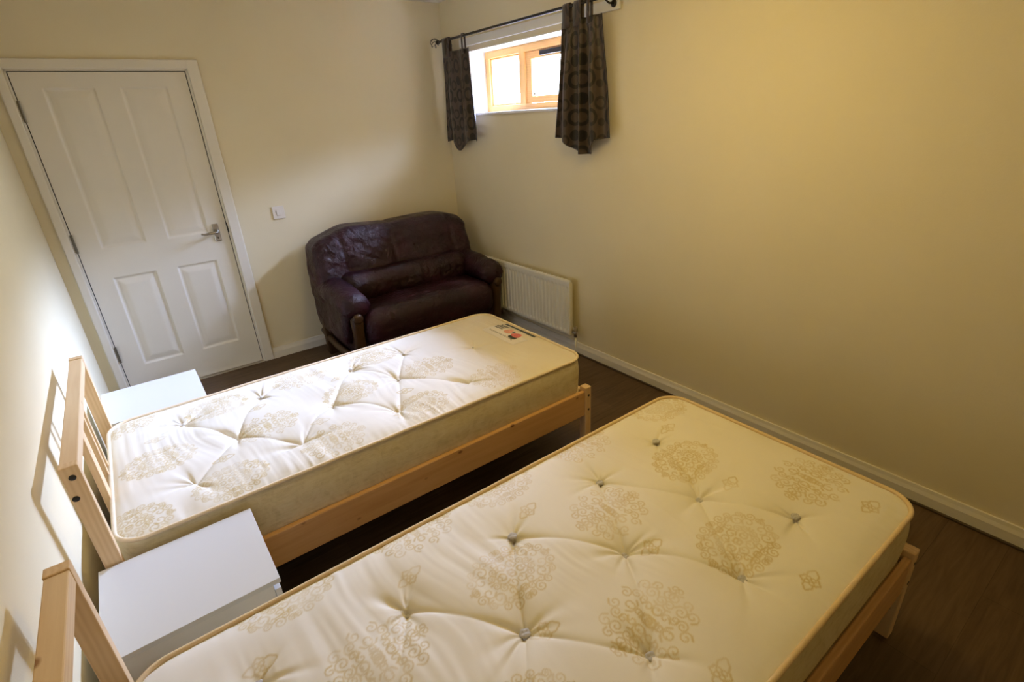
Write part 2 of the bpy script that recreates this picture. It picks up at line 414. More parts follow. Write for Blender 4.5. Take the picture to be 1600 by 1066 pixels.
fx0, fx1 = W + WD, W + WD + .06
ty = .050
gy_m0, gy_m1 = 2.735, 2.80     # mullion
bm = bmesh.new()
box(bm, fx0, fx1, WY1 - .006 - ty, WY1 - .006, WZ0, WZ1 - .006, bev=.003)
box(bm, fx0, fx1, WY0 + .006, WY0 + .006 + ty, WZ0, WZ1 - .006, bev=.003)
box(bm, fx0, fx1, gy_m0, gy_m1, WZ0 + .02, WZ1 - .02, bev=.003)
fr1 = obj('window_1', bm, 'oak_z'); struct(fr1)
bm = bmesh.new()
box(bm, fx0 + .0005, fx1, WY0 + .006, WY1 - .006, WZ0, WZ0 + .042, bev=.003)
box(bm, fx0 + .0005, fx1, WY0 + .006, WY1 - .006, WZ1 - .006 - .048, WZ1 - .006, bev=.003)
obj('frame_rail', bm, 'oak_y', fr1)
obj('window_sill', B(W - .014, W + T, WY0 - .001, WY1 + .001, WZ0 - .017, WZ0, bev=.003), 'reveal', fr1)
# fixed light beads
y0, y1, z0, z1 = gy_m1, WY1 - .006 - ty, WZ0 + .042, WZ1 - .054
bm = bmesh.new()
for a in ((y0, y0 + .012, z0, z1), (y1 - .012, y1, z0, z1)): box(bm, fx0 + .014, fx0 + .034, a[0], a[1], a[2], a[3], bev=.002)
for a in ((y0, y1, z0, z0 + .012), (y0, y1, z1 - .012, z1)): box(bm, fx0 + .0145, fx0 + .034, a[0], a[1], a[2], a[3], bev=.002)
obj('glazing_bead', bm, 'oak_y', fr1)
bm = B(fx0 + .036, fx0 + .040, y0 - .005, y1 + .005, z0 - .005, z1 + .005); obj('pane', bm, 'glass', fr1)
# opening sash
y0, y1, z0, z1 = WY0 + .058, gy_m0 - .002, WZ0 + .044, WZ1 - .056
sw = .058
bm = bmesh.new()
for a in ((y0, y0 + sw, z0, z1), (y1 - sw, y1, z0, z1)): box(bm, fx0 + .012, fx0 + .052, a[0], a[1], a[2], a[3], bev=.003)
for a in ((y0, y1, z0, z0 + sw * .75), (y0, y1, z1 - sw * .8, z1)): box(bm, fx0 + .0125, fx0 + .052, a[0], a[1], a[2], a[3], bev=.003)
sash = obj('window_sash', bm, 'oak_y', fr1)
bm = B(fx0 + .036, fx0 + .040, y0 + sw - .005, y1 - sw + .005, z0 + sw * .75 - .005, z1 - sw * .8 + .005); obj('pane', bm, 'glass', sash)
# dark stay / trickle vent on the sash top rail
vt = obj('trickle_vent', B(fx0 - .004, fx0 + .012, y0 + .12, y1 - .165, z1 - .036, z1 - .006, bev=.004), 'black', sash)
bm = bmesh.new()
for (yy, zz) in ((gy_m1 + .3 + .028, WZ0 + .058), (y1 - sw + .01 - .018, z0 + sw * .75 + .008)): box(bm, fx0 + .030, fx0 + .036, yy, yy + .008, zz, zz + .014)
obj('glazing_clip', bm, 'black', fr1)

# batten above the window
bt = obj('curtain_batten', B(W - .020, W, 1.70, 3.285, 2.098, 2.150, bev=.004), 'reveal')
tag(bt, 'long white painted batten on the wall above the window, behind the black curtain rod', 'batten')

# ------------------------------------------------------------------ curtain rod
RZ, RX = 2.155, W - .085
rod = thing('curtain_rod', 'thin black metal curtain rod with a twisted cage finial, above the window', 'curtain rod', (RX, 2.6, RZ))
bm = bmesh.new(); cyl(bm, (RX, 1.66, RZ), (RX, 3.47, RZ), .0085, 16)
obj('rod', bm, 'black', rod, True)
def finial(y, s):
    bm = bmesh.new()
    cyl(bm, (RX, y, RZ), (RX, y + s * .022, RZ), .014, 16)
    n = 22
    for k in range(5):
        pts = []
        for i in range(n + 1):
            t = i / n; ang = 2 * math.pi * k / 5 + t * 2.4
            r = .030 * math.sin(math.pi * t) ** .75 + .003
            pts.append((RX + r * math.cos(ang), y + s * (.022 + t * .075), RZ + r * math.sin(ang)))
        tube(bm, pts, .0022, 6)
    tube(bm, [(RX, y + s * .094, RZ), (RX, y + s * .100, RZ), (RX, y + s * .108, RZ)], [.006, .008, .003], 12)
    return bm
obj('finial', finial(3.47, 1), 'black', rod, True)
obj('finial', finial(1.66, -1), 'black', rod, True)
for y in (3.40, 1.735):
    bm = bmesh.new(); tube(bm, [(W - .020, y, RZ - .028), (W - .06, y, RZ - .028), (RX, y, RZ - .016)], .005, 10)
    cyl(bm, (RX, y - .006, RZ), (RX, y + .006, RZ), .014, 16); cyl(bm, (W - .026, y, RZ - .028), (W - .020, y, RZ - .028), .018, 16)
    obj('rod_bracket', bm, 'black', rod, True)

# ------------------------------------------------------------------ curtains
def curtain(name, label, y0, y1, folds, tabs, seed, bottom, top_z=2.085, flare=(0, 0), amp=.020):
    """cloth hanging in folds; y from y1 (far) down to y0 (near)"""
    root = thing(name, label, 'curtain', (RX, (y0 + y1) / 2, RZ), 'tab top curtains beside the window')
    r = random.Random(seed); nu, nv = 150, 60
    me_v = []; uvs = []
    cloth_w = (y1 - y0) * 2.0
    ph = [r.uniform(-.6, .6) for _ in range(8)]
    for j in range(nv + 1):
        v = j / nv
        for i in range(nu + 1):
            u = i / nu
            w = 2 * math.pi * folds * u
            a = amp * (.45 + .75 * min(1, v * 2.2))
            q = math.sin(w + .4 * math.sin(w * .5 + ph[0]) + .25 * v * ph[1])
            x = RX + .002 + a * (abs(q) ** .8 * math.copysign(1, q)) + .004 * math.sin(11 * u + 5 * v + ph[2])
            zb = bottom(u)
            z = top_z + (zb - top_z) * v
            yy = y1 + (y0 - y1) * u
            side = (u - .5) * 2
            yy += (flare[1] if side > 0 else flare[0]) * abs(side) * v * (-1 if side > 0 else 1)
            yy += .012 * math.sin(w * 1.0 + ph[3]) * (.3 + .7 * v)
            me_v.append((x, yy, z)); uvs.append((u * cloth_w, -v * (top_z - zb)))
    faces = []; n1 = nu + 1
    for j in range(nv):
        for i in range(nu): faces.append((j * n1 + i, j * n1 + i + 1, (j + 1) * n1 + i + 1, (j + 1) * n1 + i))
    me = bpy.data.meshes.new('panel'); me.from_pydata(me_v, [], faces)
    ul = me.uv_layers.new(name='UVMap')
    for lp in me.loops: ul.data[lp.index].uv = uvs[lp.vertex_index]
    o = link('panel', me, 'curtain', root, True)
    md = o.modifiers.new('thick', 'SOLIDIFY'); md.thickness = .003; md.offset = 0
    for ty_, w_ in tabs:
        bm = bmesh.new(); uvl = bm.loops.layers.uv.new('UVMap'); pr = []
        path = [(.012, top_z - .035), (.014, top_z + .01), (.013, RZ), (.009, RZ + .012), (0, RZ + .0155), (-.009, RZ + .012), (-.013, RZ), (-.014, top_z + .01), (-.012, top_z - .035)]
        acc = 0
        for k, (dx, zz) in enumerate(path):
            ww = w_ * (.5 if abs(dx) > .0125 else .46) * (1.12 if k in (0, len(path) - 1) else .9)
            pr.append((bm.verts.new((RX + dx, ty_ - ww, zz)), bm.verts.new((RX + dx, ty_ + ww, zz)), acc)); acc += .03
        for k in range(len(pr) - 1):
            f = bm.faces.new((pr[k][0], pr[k][1], pr[k + 1][1], pr[k + 1][0]))
            for lp, uvv in zip(f.loops, ((0, pr[k][2]), (w_, pr[k][2]), (w_, pr[k + 1][2]), (0, pr[k + 1][2]))): lp[uvl].uv = uvv
        t = obj('tab', bm, 'curtain', root, True)
        md = t.modifiers.new('thick', 'SOLIDIFY'); md.thickness = .003; md.offset = 0
    return root
def bot_far(u):
    return 1.445 - .065 * math.exp(-((u - .36) / .13) ** 2) + .012 * math.sin(9 * u)
def bot_near(u):
    return float(np.interp(u, [0, .12, .36, .42, .66, .70, .80, 1], [1.472, 1.465, 1.398, 1.385, 1.380, 1.405, 1.462, 1.470]))
curtain('curtain', 'narrow brown curtain with dark circles at the window end nearest the room corner', 3.05, 3.42, 2.5, [(3.35, .10), (3.12, .022)], 3, bot_far, 2.075, (.035, .02))
curtain('curtain', 'wider brown curtain with dark circles and rings, right of the window', 1.765, 2.07, 3.5, [(2.025, .060), (1.935, .066), (1.850, .022)], 9, bot_near, 2.085, (.065, .055), .028)

# ------------------------------------------------------------------ radiator
RY0, RY1, RZ0, RZ1, RXF = 2.03, 3.12, .155, .560, W - .085
rad = thing('radiator', 'white panel radiator on the wall below the window, half hidden by the sofa', 'radiator', (W - .06, (RY0 + RY1) / 2, 0))
def rad_panel():
    ys = np.linspace(RY0, RY1, 420); zs = np.linspace(RZ0, RZ1, 60)
    Yg, Zg = np.meshgrid(ys, zs, indexing='ij')
    ph = (Yg - RY0 - .018) / .0385
    wave = .5 - .5 * np.cos(2 * np.pi * ph)
    rib = np.clip((wave - .35) * 2.2, 0, 1)
    inside = (np.clip((Zg - RZ0 - .025) / .012, 0, 1) * np.clip((RZ1 - .04 - Zg) / .012, 0, 1) * np.clip((Yg - RY0 - .015) / .004, 0, 1) * np.clip((RY1 - .015 - Yg) / .004, 0, 1))
    edge = np.clip(np.minimum(np.minimum(Yg - RY0, RY1 - Yg), np.minimum(Zg - RZ0, RZ1 - Zg)) / .006, 0, 1)
    X = RXF + .006 * (1 - edge) + .012 * (1 - rib) * inside
    bm = bmesh.new(); nx, nz = Yg.shape
    vs_ = [[bm.verts.new((X[i, j], Yg[i, j], Zg[i, j])) for j in range(nz)] for i in range(nx)]
    for i in range(nx - 1):
        for j in range(nz - 1): bm.faces.new((vs_[i][j], vs_[i][j + 1], vs_[i + 1][j + 1], vs_[i + 1][j])).smooth = True
    box(bm, RXF + .0145, RXF + .022, RY0 + .0005, RY1 - .0005, RZ0 + .0005, RZ1 - .0005)
    for a in ((RY0, RY0 + .004, RZ0, RZ1), (RY1 - .004, RY1, RZ0, RZ1), (RY0, RY1, RZ0, RZ0 + .004), (RY0, RY1, RZ1 - .004, RZ1)):
        box(bm, RXF + .006, RXF + .022, a[0] + .0003, a[1] - .0003, a[2] + .0003, a[3] - .0003)
    return bm
obj('panel', rad_panel(), 'radiator', rad)
bm = bmesh.new(); box(bm, RXF + .022, W - .026, RY0 + .03, RY1 - .03, RZ0 + .03, RZ1 - .03)
for k in range(24): box(bm, RXF + .022, W - .02, RY0 + .05 + k * .043, RY0 + .052 + k * .043, RZ0 + .02, RZ1 - .012)
obj('convector', bm, 'radiator', rad)
for y in (RY0 + .2, RY1 - .2): obj('wall_bracket', B(W - .027, W - .001, y, y + .03, RZ0 + .05, RZ1 - .05), 'radiator', rad)
bm = bmesh.new(); cyl(bm, (RXF + .03, RY0 + .002, RZ0 + .022), (RXF + .03, RY0 - .03, RZ0 + .022), .009, 14)
cyl(bm, (RXF + .03, RY0 - .030, RZ0 + .040), (RXF + .03, RY0 - .030, RZ0 - .005), .012, 16)
v_ = obj('valve', bm, 'chrome', rad, True)
bm = bmesh.new(); tube(bm, [(RXF + .03, RY0 - .030, RZ0 + .036), (RXF + .03, RY0 - .030, RZ0 + .045), (RXF + .03, RY0 - .030, RZ0 + .066), (RXF + .03, RY0 - .030, RZ0 + .070)], [.014, .016, .015, .010], 18)
obj('valve_cap', bm, 'brown_knob', v_, True)
bm = bmesh.new(); cyl(bm, (RXF + .03, RY0 - .030, RZ0 - .004), (RXF + .03, RY0 - .030, 0), .0075, 14)
obj('pipe', bm, 'radiator', rad, True)

# ------------------------------------------------------------------ wall switch
swt = thing('light_switch', 'small square white light switch on the wall between the door and sofa', 'light switch', (1.29, YD, 1.065))
obj('plate', B(1.250, 1.332, YD - .009, YD, 1.022, 1.110, bev=.003), 'plastic', swt)
bm = bmesh.new(); t = B(1.276, 1.306, YD - .013, YD - .008, 1.047, 1.085, bev=.002)
obj('rocker', t, 'plastic', swt); bm.free()
obj('indicator', B(1.2715, 1.2745, YD - .0098, YD - .0085, 1.060, 1.078), 'hole', swt)

# ------------------------------------------------------------------ beds
def bed_frame(y0, y1, label, ztop=.835, key=0):
    """pine single bed: head posts, head rail, spindles, side rails, slats, foot legs"""
    X0, X1 = .058, 2.012
    r = thing('bed_frame', label, 'bed frame', ((X0 + X1) / 2, (y0 + y1) / 2, 0), 'pine single bed frames')
    pw, pt = .043, .030
    for s, ya, yb in ((0, y0, y0 + pt), (1, y1 - pt, y1)):
        p = obj('head_post', B(X0, X0 + pw, ya, yb, 0, ztop, bev=.0025), 'pine_z', r)
        yf = ya if s == 0 else yb; sg = -1 if s == 0 else 1
        for zz, xx in ((ztop - .034, .022), (ztop - .098, .010)):
            bm = bmesh.new(); cyl(bm, (X0 + xx, yf - sg * .002, zz), (X0 + xx, yf + sg * .0012, zz), .0085, 18)
            obj('bolt_cover', bm, 'hole', p, True)
    obj('head_rail', B(X0 + .001, X0 + pw - .001, y0 + pt, y1 - pt, ztop - .040, ztop - .003, bev=.003), 'pine_y', r)
    obj('lower_head_rail', B(X0 + .006, X0 + pw - .006, y0 + pt, y1 - pt, .30, .40, bev=.003), 'pine_y', r)
    ym = (y0 + y1) / 2
    obj('wide_splat', B(X0 + .012, X0 + pw - .012, ym - .155, ym - .095, .395, ztop - .038, bev=.002), 'pine_z', r)
    for yy in (ym + .02, ym + .085):
        obj('spindle', B(X0 + .013, X0 + pw - .013, yy - .009, yy + .009, .395, ztop - .038, bev=.003), 'pine_z', r)
    for ya, yb in ((y0 + .004, y0 + .026), (y1 - .026, y1 - .004)):
        obj('side_rail', B(X0 + pw, X1 - .040, ya, yb, .205, .343, bev=.004), 'pine_x', r)
    for s, (ya, yb) in enumerate(((y0, y0 + .042), (y1 - .042, y1))):
        p = obj('foot_leg', B(X1 - .040, X1, ya, yb, 0, .362, bev=.004), 'pine_z', r)
        yf = ya if s == 0 else yb; sg = -1 if s == 0 else 1
        for zz in (.315, .235):
            bm = bmesh.new(); cyl(bm, (X1 - .018, yf - sg * .002, zz), (X1 - .018, yf + sg * .0012, zz), .006, 14)
            obj('bolt_cover', bm, 'hole', p, True)
    obj('foot_rail', B(X1 - .030, X1 - .008, y0 + .042, y1 - .042, .205, .335, bev=.004), 'pine_y', r)
    ns = 12
    for k in range(ns):
        xa = X0 + .10 + k * (X1 - X0 - .24) / (ns - 1)
        obj('slat', B(xa, xa + .06, y0 + .028, y1 - .028, .296, .314, bev=.002), 'pine_y', r)
    for ya, yb in ((y0 + .026, y0 + .05), (y1 - .05, y1 - .026)):
        obj('slat_ledge', B(X0 + pw + .01, X1 - .05, ya, yb, .272, .296), 'pine_x', r)
    return r

# --- numpy helpers for cloth relief
def vnoise(U, V, su, sv, seed):
    g = np.random.default_rng(seed); nu = int(np.ceil(U.max() * su)) + 3; nv = int(np.ceil(V.max() * sv)) + 3
    G = g.uniform(-1, 1, (nu, nv)); a = U * su; b_ = V * sv
    i = np.floor(a).astype(int); j = np.floor(b_).astype(int); fa = a - i; fb = b_ - j
    fa = fa * fa * (3 - 2 * fa); fb = fb * fb * (3 - 2 * fb)
    return (G[i, j] * (1 - fa) * (1 - fb) + G[i + 1, j] * fa * (1 - fb) + G[i, j + 1] * (1 - fa) * fb + G[i + 1, j + 1] * fa * fb)

def stroke_map(strokes, hw, hh, res):
    """distance-based mask of curves; each stroke = (pts, width)"""
    nx = int(2 * hw / res) + 1; ny = int(2 * hh / res) + 1
    xs = np.linspace(-hw, hw, nx); ys = np.linspace(-hh, hh, ny)
    Xg, Yg = np.meshgrid(xs, ys, indexing='ij'); D = np.zeros_like(Xg)
    for pts, w in strokes:
        P = np.array(pts)
        for a, b_ in zip(P[:-1], P[1:]):
            x0 = min(a[0], b_[0]) - 3 * w; x1 = max(a[0], b_[0]) + 3 * w; y0 = min(a[1], b_[1]) - 3 * w; y1 = max(a[1], b_[1]) + 3 * w
            i0, i1 = np.searchsorted(xs, (x0, x1)); j0, j1 = np.searchsorted(ys, (y0, y1))
            if i0 >= i1 or j0 >= j1: continue
            sx_, sy_ = Xg[i0:i1, j0:j1], Yg[i0:i1, j0:j1]
            d = b_ - a; l2 = d @ d + 1e-12
            t = np.clip(((sx_ - a[0]) * d[0] + (sy_ - a[1]) * d[1]) / l2, 0, 1)
            dd = np.hypot(sx_ - a[0] - t * d[0], sy_ - a[1] - t * d[1])
            D[i0:i1, j0:j1] = np.maximum(D[i0:i1, j0:j1], np.clip(1.4 - dd / w, 0, 1))
    return D
def scroll(cx, cy, r, a0, turns, sgn=1, n=26):
    return [(cx + r * (1 - .82 * t) * math.cos(a0 + sgn * turns * 2 * math.pi * t), cy + r * (1 - .82 * t) * math.sin(a0 + sgn * turns * 2 * math.pi * t)) for t in [k / n for k in range(n + 1)]]
def make_medallion(seed):
    g = random.Random(seed); st = []
    hw, hh = .118, .092; w = .0019
    cells = []
    tries = 0
    while len(cells) < 24 and tries < 4000:
        tries += 1
        a = g.uniform(0, math.pi / 2); q = math.sqrt(g.uniform(.0, 1)); x = hw * q * math.cos(a); y = hh * q * math.sin(a); r = g.uniform(.0105, .020)
        if (x / hw) ** 2 + (y / hh) ** 2 > .93: continue
        if all((x - c[0]) ** 2 + (y - c[1]) ** 2 > ((r + c[2]) * .78) ** 2 for c in cells): cells.append((x, y, r))
    for (x, y, r) in cells:
        a0 = g.uniform(0, 6.28); t = g.uniform(.9, 1.5); s_ = g.choice((-1, 1))
        base = scroll(x, y, r, a0, t, s_)
        tail = [(x + r * math.cos(a0) + k * .004 * math.cos(a0 - s_ * 1.9), y + r * math.sin(a0) + k * .004 * math.sin(a0 - s_ * 1.9)) for k in range(4)]
        for mx_ in (1, -1):
            for my_ in (1, -1):
                st.append(([(p[0] * mx_, p[1] * my_) for p in base], w)); st.append(([(p[0] * mx_, p[1] * my_) for p in tail], w * 1.5))
    return stroke_map(st, .135, .11, .0015), .135, .11
def make_flower(seed=1):
    st = []; w = .0023; n = 60
    out = []
    for k in range(n + 1):
        a = 2 * math.pi * k / n; r = .021 * (1 + .30 * math.cos(4 * a) ** 3 + .22 * math.cos(2 * a) + .10 * math.cos(a))
        out.append((r * 1.15 * math.cos(a), r * 1.05 * math.sin(a)))
    st.append((out, w))
    for k in range(4):
        a = k * math.pi / 2 + .7; cx, cy = .0085 * math.cos(a), .0085 * math.sin(a)
        st.append(([(cx + .0055 * math.cos(b_ * .6), cy + .0055 * math.sin(b_ * .6)) for b_ in range(11)], w * .8))
    return stroke_map(st, .05, .045, .0015), .05, .045
MEDS = [make_medallion(11), make_medallion(23)]
FLW = make_flower()
def stamp(A, X, Y, motif, cx, cy, rot=0.0, gain=1.0):
    mp_, hw, hh = motif
    c, s_ = math.cos(rot), math.sin(rot)
    dx, dy = X - cx, Y - cy; lx = (c * dx + s_ * dy); ly = (-s_ * dx + c * dy)
    ok = (np.abs(lx) < hw - .003) & (np.abs(ly) < hh - .003)
    i = ((lx[ok] + hw) / (2 * hw) * (mp_.shape[0] - 1)); j = ((ly[ok] + hh) / (2 * hh) * (mp_.shape[1] - 1))
    i0 = i.astype(int); j0 = j.astype(int); fi = i - i0; fj = j - j0
    i1 = np.minimum(i0 + 1, mp_.shape[0] - 1); j1 = np.minimum(j0 + 1, mp_.shape[1] - 1)
    v = mp_[i0, j0] * (1 - fi) * (1 - fj) + mp_[i1, j0] * fi * (1 - fj) + mp_[i0, j1] * (1 - fi) * fj + mp_[i1, j1] * fi * fj
    A[ok] = np.maximum(A[ok], v * gain)

def mattress(x0, x1, y0, y1, ztop, zbot, label, btns, meds, flws, but_mat, pip_mat, seed, crease=1.0, warm_tints=()):
    root = thing('mattress', label, 'mattress', ((x0 + x1) / 2, (y0 + y1) / 2, zbot), 'single mattresses on the pine bed frames')
    Lx, Ly = x1 - x0, y1 - y0; R0 = .085
    nx, ny = int(Lx / .0029), int(Ly / .0029)
    su = np.linspace(0, 1, nx); sv = np.linspace(0, 1, ny)
    Uu, Vv = np.meshgrid(su, sv, indexing='ij')
    wav = .004 * np.sin(Vv * 17 + seed) + .003 * np.sin(Vv * 31)
    V = Vv * Ly
    dy = np.minimum(V, Ly - V)
    ins = np.where(dy < R0, R0 - np.sqrt(np.maximum(0, R0 ** 2 - (R0 - dy) ** 2)), 0)
    U = ins + Uu * (Lx - 2 * ins)
    X = x0 + U; Y = y0 + V
    # distance to the outline (rounded rectangle)
    qx = np.abs(U - Lx / 2) - (Lx / 2 - R0); qy = np.abs(V - Ly / 2) - (Ly / 2 - R0)
    dout = -(np.hypot(np.maximum(qx, 0), np.maximum(qy, 0)) + np.minimum(np.maximum(qx, qy), 0) - R0)
    dout = np.maximum(dout, 0)
    H = .020 * (1 - np.exp(-dout / .045)) - .002
    H += .004 * vnoise(U, V, 6, 6, seed) * np.clip(dout / .05, 0, 1)
    # soft tucks running across the bed, strongest in patches
    env = np.clip(.5 + .9 * vnoise(U + .3, V, 3.5, 4.5, seed + 1), 0, 1)
    shear = U + .035 * vnoise(U, V, 3, 4, seed + 2) + .10 * V
    H += crease * .0016 * env * vnoise(shear + .2, V, 34, 3.2, seed + 3) * np.clip(dout / .03, 0, 1) + .0030 * env * vnoise(shear * 1.0 + .3, V, 17, 2.6, seed + 13) * np.clip(dout / .03, 0, 1)
    H += crease * .0007 * vnoise(shear + .2, V, 75, 6, seed + 4) * env
    # pulls at the long edges
    H += .0016 * vnoise(U, V * 0 + .5, 60, 1, seed + 5) * np.exp(-dout / .035) * np.clip(dout / .006, 0, 1)
    bt_ = np.array(btns)
    for k, (bx, by) in enumerate(btns):
        r = np.hypot(X - bx, Y - by); th = np.arctan2(Y - by, X - bx)
        g = np.random.default_rng(seed * 50 + k)
        H -= .014 * np.exp(-(r / .028)) + .008 * np.exp(-(r / .10) ** 2)
        rad_ = np.zeros_like(r)
        for q in range(7):
            a = g.uniform(-math.pi, math.pi); wd = g.uniform(.10, .22); ln = g.uniform(.05, .12)
            da = np.angle(np.exp(1j * (th - a)))
            rad_ -= np.exp(-(da / wd) ** 2) * np.exp(-(r / ln) ** 1.5)
        H += .0065 * crease * rad_ * np.clip(r / .018, 0, 1)
    # creases joining neighbouring tufts
    done = set()
    for a in range(len(btns)):
        for b_ in range(a + 1, len(btns)):
            P, Q = bt_[a], bt_[b_]; d = Q - P; l = np.hypot(*d)
            if l > .36 or abs(d[1]) < .05: continue
            t = np.clip(((X - P[0]) * d[0] + (Y - P[1]) * d[1]) / l ** 2, 0, 1)
            off = .012 * math.sin(a * 3 + b_) * np.sin(t * math.pi)
            dist = ((X - P[0]) * -d[1] + (Y - P[1]) * d[0]) / l - off
            inl = (t > 0) & (t < 1)
            H -= np.where(inl, (.0075 + .004 * np.cos(2 * math.pi * t)) * np.exp(-(np.abs(dist) / .010)) * crease, 0)
    Z = ztop + H
    A = np.zeros_like(X)
    for k, (mx_, my_) in enumerate(meds): stamp(A, X, Y, MEDS[k % 2], mx_, my_, .04 * math.sin(k * 2), 1.0)
    for k, (mx_, my_) in enumerate(flws): stamp(A, X, Y, FLW, mx_, my_, .3 * math.sin(k))
    # the weave is worn and breaks up
    A *= np.clip(.85 + .45 * vnoise(U, V, 22, 22, seed + 9), .25, 1)
    S = np.zeros_like(X)  # yellow tint painting warm bounced light onto the foot end
    for (cx_, cy_, rx_, ry_, gn) in warm_tints:
        d = np.hypot((X - cx_) / rx_, (Y - cy_) / ry_) + .25 * vnoise(U, V, 9, 9, seed + 21)
        S = np.maximum(S, gn * np.clip(1.5 - d, 0, 1))
    verts = np.stack([X, Y, Z], -1).reshape(-1, 3)
    idx = np.arange(nx * ny).reshape(nx, ny)
    quads = np.stack([idx[:-1, :-1], idx[1:, :-1], idx[1:, 1:], idx[:-1, 1:]], -1).reshape(-1, 4)
    def mesh_np(name, verts, quads):
        me = bpy.data.meshes.new(name)
        me.vertices.add(len(verts)); me.vertices.foreach_set('co', verts.astype(np.float32).ravel())
        me.loops.add(quads.size); me.loops.foreach_set('vertex_index', quads.astype(np.int32).ravel())
        me.polygons.add(len(quads)); me.polygons.foreach_set('loop_start', np.arange(0, quads.size, 4, dtype=np.int32))
        me.polygons.foreach_set('use_smooth', np.ones(len(quads), dtype=bool))
        me.update(calc_edges=True); me.validate(); return me
    me = mesh_np('quilted_top', verts, quads)
    for nm, arr in (('motif', A), ('warm_tint', S)):
        at = me.attributes.new(nm, 'FLOAT', 'POINT'); at.data.foreach_set('value', arr.reshape(-1).astype(np.float32))
    link('quilted_top', me, 'damask', root)
    # border: outline extruded down with a soft bulge
    def outline(n_arc=14, step=.03, off=0.0):
        pts = []
        r = R0
        for cx_, cy_, a0 in ((x1 - r, y1 - r, 0), (x0 + r, y1 - r, 90), (x0 + r, y0 + r, 180), (x1 - r, y0 + r, 270)):
            for k in range(n_arc + 1):
                a = math.radians(a0 + 90 * k / n_arc); pts.append((cx_ + (r + off) * math.cos(a), cy_ + (r + off) * math.sin(a), math.cos(a), math.sin(a)))
        dense = []
        for i in range(len(pts)):
            a, b_ = pts[i], pts[(i + 1) % len(pts)]; l = math.hypot(b_[0] - a[0], b_[1] - a[1]); n = max(1, int(l / step))
            for k in range(n):
                t = k / n; dense.append(tuple(a[q] + (b_[q] - a[q]) * t for q in range(4)))
        return dense
    ol = outline(); nr = 12; bm = bmesh.new(); rings = []
    for j in range(nr + 1):
        t = j / nr; z = ztop + (zbot - ztop) * t; bulge = .010 * math.sin(math.pi * t) ** .6
        ring = []
        s_ = 0
        for q in ol:
            nz = noise.noise(Vector((q[0] * 7, q[1] * 7, z * 9 + seed))) * .004
            d = bulge + nz * math.sin(math.pi * t)
            ring.append(bm.verts.new((q[0] + q[2] * d, q[1] + q[3] * d, z)))
        rings.append(ring)
    n = len(ol)
    for j in range(nr):
        for k in range(n): bm.faces.new((rings[j][k], rings[j + 1][k], rings[j + 1][(k + 1) % n], rings[j][(k + 1) % n]))
    bm.faces.new(rings[-1])
    bmesh.ops.recalc_face_normals(bm, faces=bm.faces[:])
    obj('border', bm, 'border', root, True)
    for z, nm in ((ztop + .001, 'top_piping'), (zbot + .006, 'bottom_piping')):
        bm = bmesh.new(); P = [(q[0] + q[2] * .003, q[1] + q[3] * .003, z + .0015 * noise.noise(Vector((q[0] * 9, q[1] * 9, seed)))) for q in outline(step=.02)]
        tube(bm, P, .0068, 10, closed=True)
        obj(nm, bm, pip_mat, root, True)
    # tufts
    for k, (bx, by) in enumerate(btns):
        i = np.argmin(np.hypot(X - bx, Y - by)); zb = Z.reshape(-1)[i]
        rr = .0140 if but_mat == 'button' else .007
        bm = bmesh.new(); bmesh.ops.create_uvsphere(bm, u_segments=20, v_segments=10, radius=1)
        g = random.Random(k + seed)
        for v in bm.verts:
            a = math.atan2(v.co.y, v.co.x); q = 1 + .06 * math.sin(5 * a + k)
            z = v.co.z * .0052 - .0026 * math.exp(-((v.co.y * .8 + v.co.x * .3) / .25) ** 2) * (1 if v.co.z > 0 else 0)
            v.co = Vector((bx + v.co.x * rr * q, by + v.co.y * rr * q * .9, zb + (.0085 if but_mat == 'button' else .005) + z))
        obj('tuft_button', bm, but_mat, root, True)
    return root, (X, Y, Z)

B1Y0, B1Y1 = 1.140, 2.072
B2Y0, B2Y1 = -.243, .703
bed_frame(B1Y0, B1Y1, 'pine single bed frame standing between the two white bedside chests', .835)
bed_frame(B2Y0, B2Y1, 'pine single bed frame nearest the camera, right of the nearer bedside chest', .852)

b1_btn = [(.326, 1.361), (.688, 1.352), (1.075, 1.321), (1.433, 1.332), (1.78, 1.345), (.504, 1.580), (.880, 1.577), (1.205, 1.605), (1.650, 1.642), (.345, 1.835), (.655, 1.86), (1.07, 1.852), (1.350, 1.842), (1.74, 1.90)]
b1_btn = [b for b in b1_btn if b[0] < 1.70]
b2_btn = [(.327, .475), (.663, .434), (1.010, .455), (1.374, .468), (1.678, .485), (.50, .20), (.854, .203), (1.213, .216), (1.546, .215), (.34, -.02), (.68, -.02), (1.033, -.019), (1.374, -.031), (1.679, -.010)]
b1_med = [(.239, 1.573), (.612, 1.557), (.975, 1.600), (1.36, 1.58), (.428, 1.279), (.785, 1.279), (1.16, 1.285), (1.545, 1.29), (.479, 1.875), (.84, 1.89), (1.20, 1.88), (.145, 1.98), (.13, 1.24)]
b1_flw = [(.24, 1.745), (.612, 1.74), (.975, 1.76), (.427, 1.435), (.785, 1.44), (1.16, 1.44)]
b2_med = [(.18, .350), (.556, .350), (.926, .347), (1.285, .345), (1.649, .343), (.36, .036), (.73, .036), (1.09, .036), (1.46, .038), (1.852, .035), (.44, .668), (.80, .66), (1.10, .66), (1.46, .655), (1.86, .62)]
b2_flw = [(.34, .506), (.71, .506), (1.10, .50), (1.76, .50), (.52, .175), (.887, .172), (1.27, .176), (1.653, .181), (1.105, -.14), (1.479, -.144), (1.86, -.13), (.73, -.14)]
